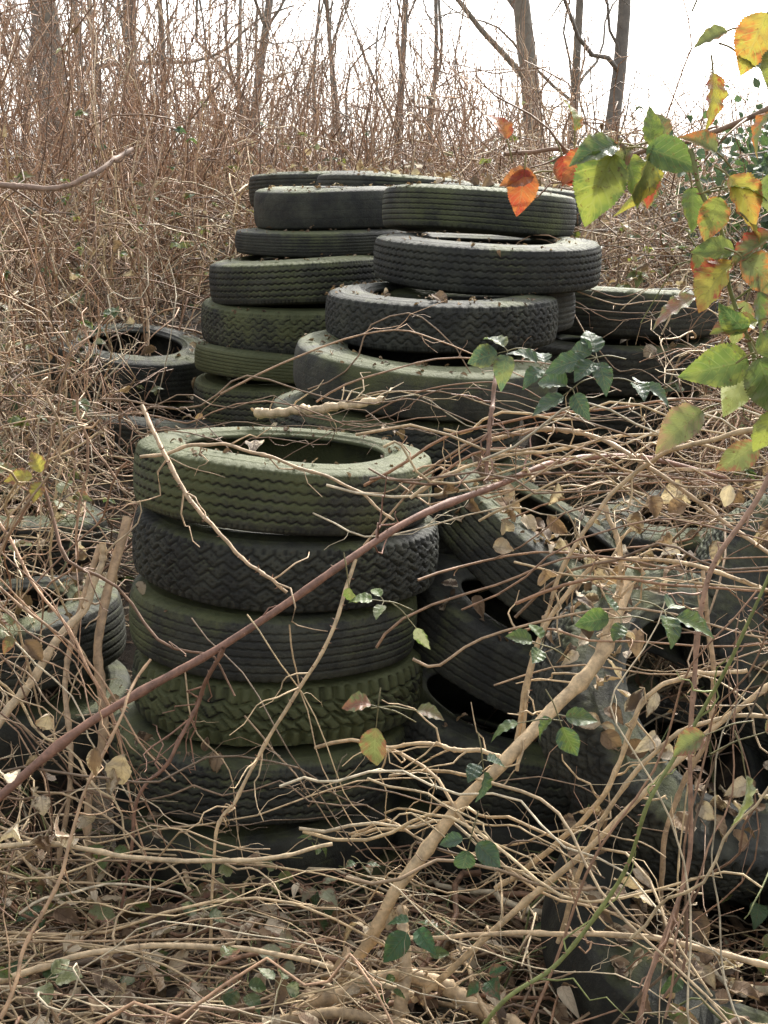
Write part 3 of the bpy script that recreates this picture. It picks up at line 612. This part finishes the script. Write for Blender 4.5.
# ---------------------------------------------------------------- trees
TC=[(.22,.20,.175),(.26,.235,.20),(.19,.17,.15)]
def tree(name,x,y,r,h,lean=(0,0),nb=26,low=.12,tb=None,k2=5,k3=4):
    own=tb is None; tb=tb or Tubes(); c=np.array(random.choice(TC)); n=20; t=np.linspace(0,1,n)
    b=np.array([x,y,float(H(x,y))-.15])
    P=b+np.stack([lean[0]*h*t,lean[1]*h*t,h*t],-1)+wobble(1,n,.012*h,(1,2,3))[0]
    R=r*(1-.8*t)*(1+.5*np.exp(-t*30))
    tb.batch(P[None],R[None],c[None],12)
    def sub(PP,RR,k,Lf,n2,sides,tmin,up):
        N=len(PP); M=N*k; pi=np.repeat(np.arange(N),k); ti=rng.integers(int(tmin*PP.shape[1]),PP.shape[1]-1,M)
        base=PP[pi,ti]; tg=PP[pi,ti+1]-PP[pi,ti]; tg/=np.linalg.norm(tg,axis=1,keepdims=True)+1e-9
        d=tg*.7+rng.normal(0,.5,(M,3))+np.array([0,0,up]); d/=np.linalg.norm(d,axis=1,keepdims=True)
        L=Lf*rng.uniform(.5,1.2,M)*(1.1-.6*ti/PP.shape[1]); tt=np.linspace(0,1,n2)
        Q=base[:,None]+d[:,None]*tt[None,:,None]*L[:,None,None]; Q[:,:,2]+=(.12*L)[:,None]*tt[None]**2; Q+=wobble(M,n2,L*.035)
        rr=np.minimum(RR[pi,ti]*.45,L*.011)[:,None]*np.linspace(1,.3,n2)[None]
        tb.batch(Q,rr,np.repeat(c[None],M,0)*rng.uniform(.85,1.2,(M,1)),sides); return Q,rr
    Q,q=sub(P[None],R[None],nb,h*.26,10,5,low,.25)
    if k2: Q2,q2=sub(Q,q,k2,h*.12,7,3,.2,.1)
    if k3: sub(Q2,q2,k3,h*.05,5,3,.2,.05)
    if own: tb.obj(name,BARK)
T3=[(1.65,15.5,.105,11,(.0,0)),(2.08,16,.05,10,(.01,0)),(2.28,15,.075,11,(.05,0)),(-3.3,14.5,.15,10,(-.02,0)),(-2.7,15,.07,10,(.07,0)),(-1.5,16,.05,10,(-.06,0)),(-.5,17,.03,9,(-.09,0)),(-2.0,13,.03,7,(-.10,0)),(.5,18,.03,9,(.08,0)),(-3.0,12,.03,7,(.14,0))]
for a in T3: tree('tree',a[0],a[1],a[2],a[3],a[4],low=.08,nb=22)
tb=Tubes()
for k in range(12):
    y=random.uniform(24,48); x=random.uniform(-.36,.06)*y
    tree('',x,y,random.uniform(.05,.10),random.uniform(8,14),(random.gauss(0,.07),0),nb=18,low=.03,tb=tb,k3=2)
for k in range(44):
    y=random.uniform(9,20); x=random.uniform(-.36,.10)*y
    tree('',x,y,random.uniform(.006,.014),random.uniform(1.4,3.4),(random.gauss(0,.30),0),nb=16,low=.06,tb=tb,k3=3)
for k in range(8):
    y=random.uniform(10,16); x=random.uniform(.12,.30)*y
    tree('',x,y,random.uniform(.006,.012),random.uniform(1.0,1.8),(random.gauss(0,.2),0),nb=12,low=.08,tb=tb,k3=3)
tb.obj('distant_trees',BARK)
lv=Leaves(); M=3400
cx=np.stack([rng.normal(1.80,.28,M),rng.normal(5.6,.4,M),rng.normal(1.58,.17,M)],-1); cx=cx[cx[:,0]>1.2]; M=len(cx)
lv.batch(cx,rng.normal(0,1,(M,3)),rng.normal(0,.6,(M,3))+np.array([0,-.5,.7]),rng.uniform(.03,.055,M),rng.uniform(.012,.02,M),pick([BG,G2,(.03,.05,.03)],M),pick([BG,G2],M),nl=5,nw=2,fold=.3,curl=.2,crumple=.03)
lv.obj('ivy_hedge',LEAF)

# ---------------------------------------------------------------- light, sky, camera
S=Vector((.28,.80,.72)).normalized()
w=bpy.data.worlds.new('World'); scene.world=w; w.use_nodes=True; nt=w.node_tree; nt.nodes.clear()
sky=nt.nodes.new('ShaderNodeTexSky'); sky.sky_type='NISHITA'; sky.sun_disc=False; sky.sun_elevation=math.asin(S.z); sky.sun_rotation=math.atan2(S.x,S.y)
sky.dust_density=6; sky.air_density=1.0; sky.ozone_density=1
hs=nt.nodes.new('ShaderNodeHueSaturation'); hs.inputs['Saturation'].default_value=.25; hs.inputs['Value'].default_value=2.9; nt.links.new(sky.outputs[0],hs.inputs['Color'])
bg=nt.nodes.new('ShaderNodeBackground'); bg.inputs[1].default_value=.15; nt.links.new(hs.outputs[0],bg.inputs[0])
out=nt.nodes.new('ShaderNodeOutputWorld'); nt.links.new(bg.outputs[0],out.inputs[0])
sl=bpy.data.lights.new('sun','SUN'); sl.energy=5.0; sl.angle=math.radians(1.2); sl.color=(1,.95,.84)
so=bpy.data.objects.new('sun',sl); COL.objects.link(so); so.rotation_euler=(-S).to_track_quat('-Z','Y').to_euler()
cam=bpy.data.cameras.new('camera'); co=bpy.data.objects.new('camera',cam); COL.objects.link(co)
cam.sensor_fit='VERTICAL'; cam.sensor_height=36; cam.lens=49.2; cam.clip_start=.05; cam.clip_end=3000
co.location=(0,0,1.55); co.rotation_euler=(math.radians(90-12.5),0,0)
scene.camera=co
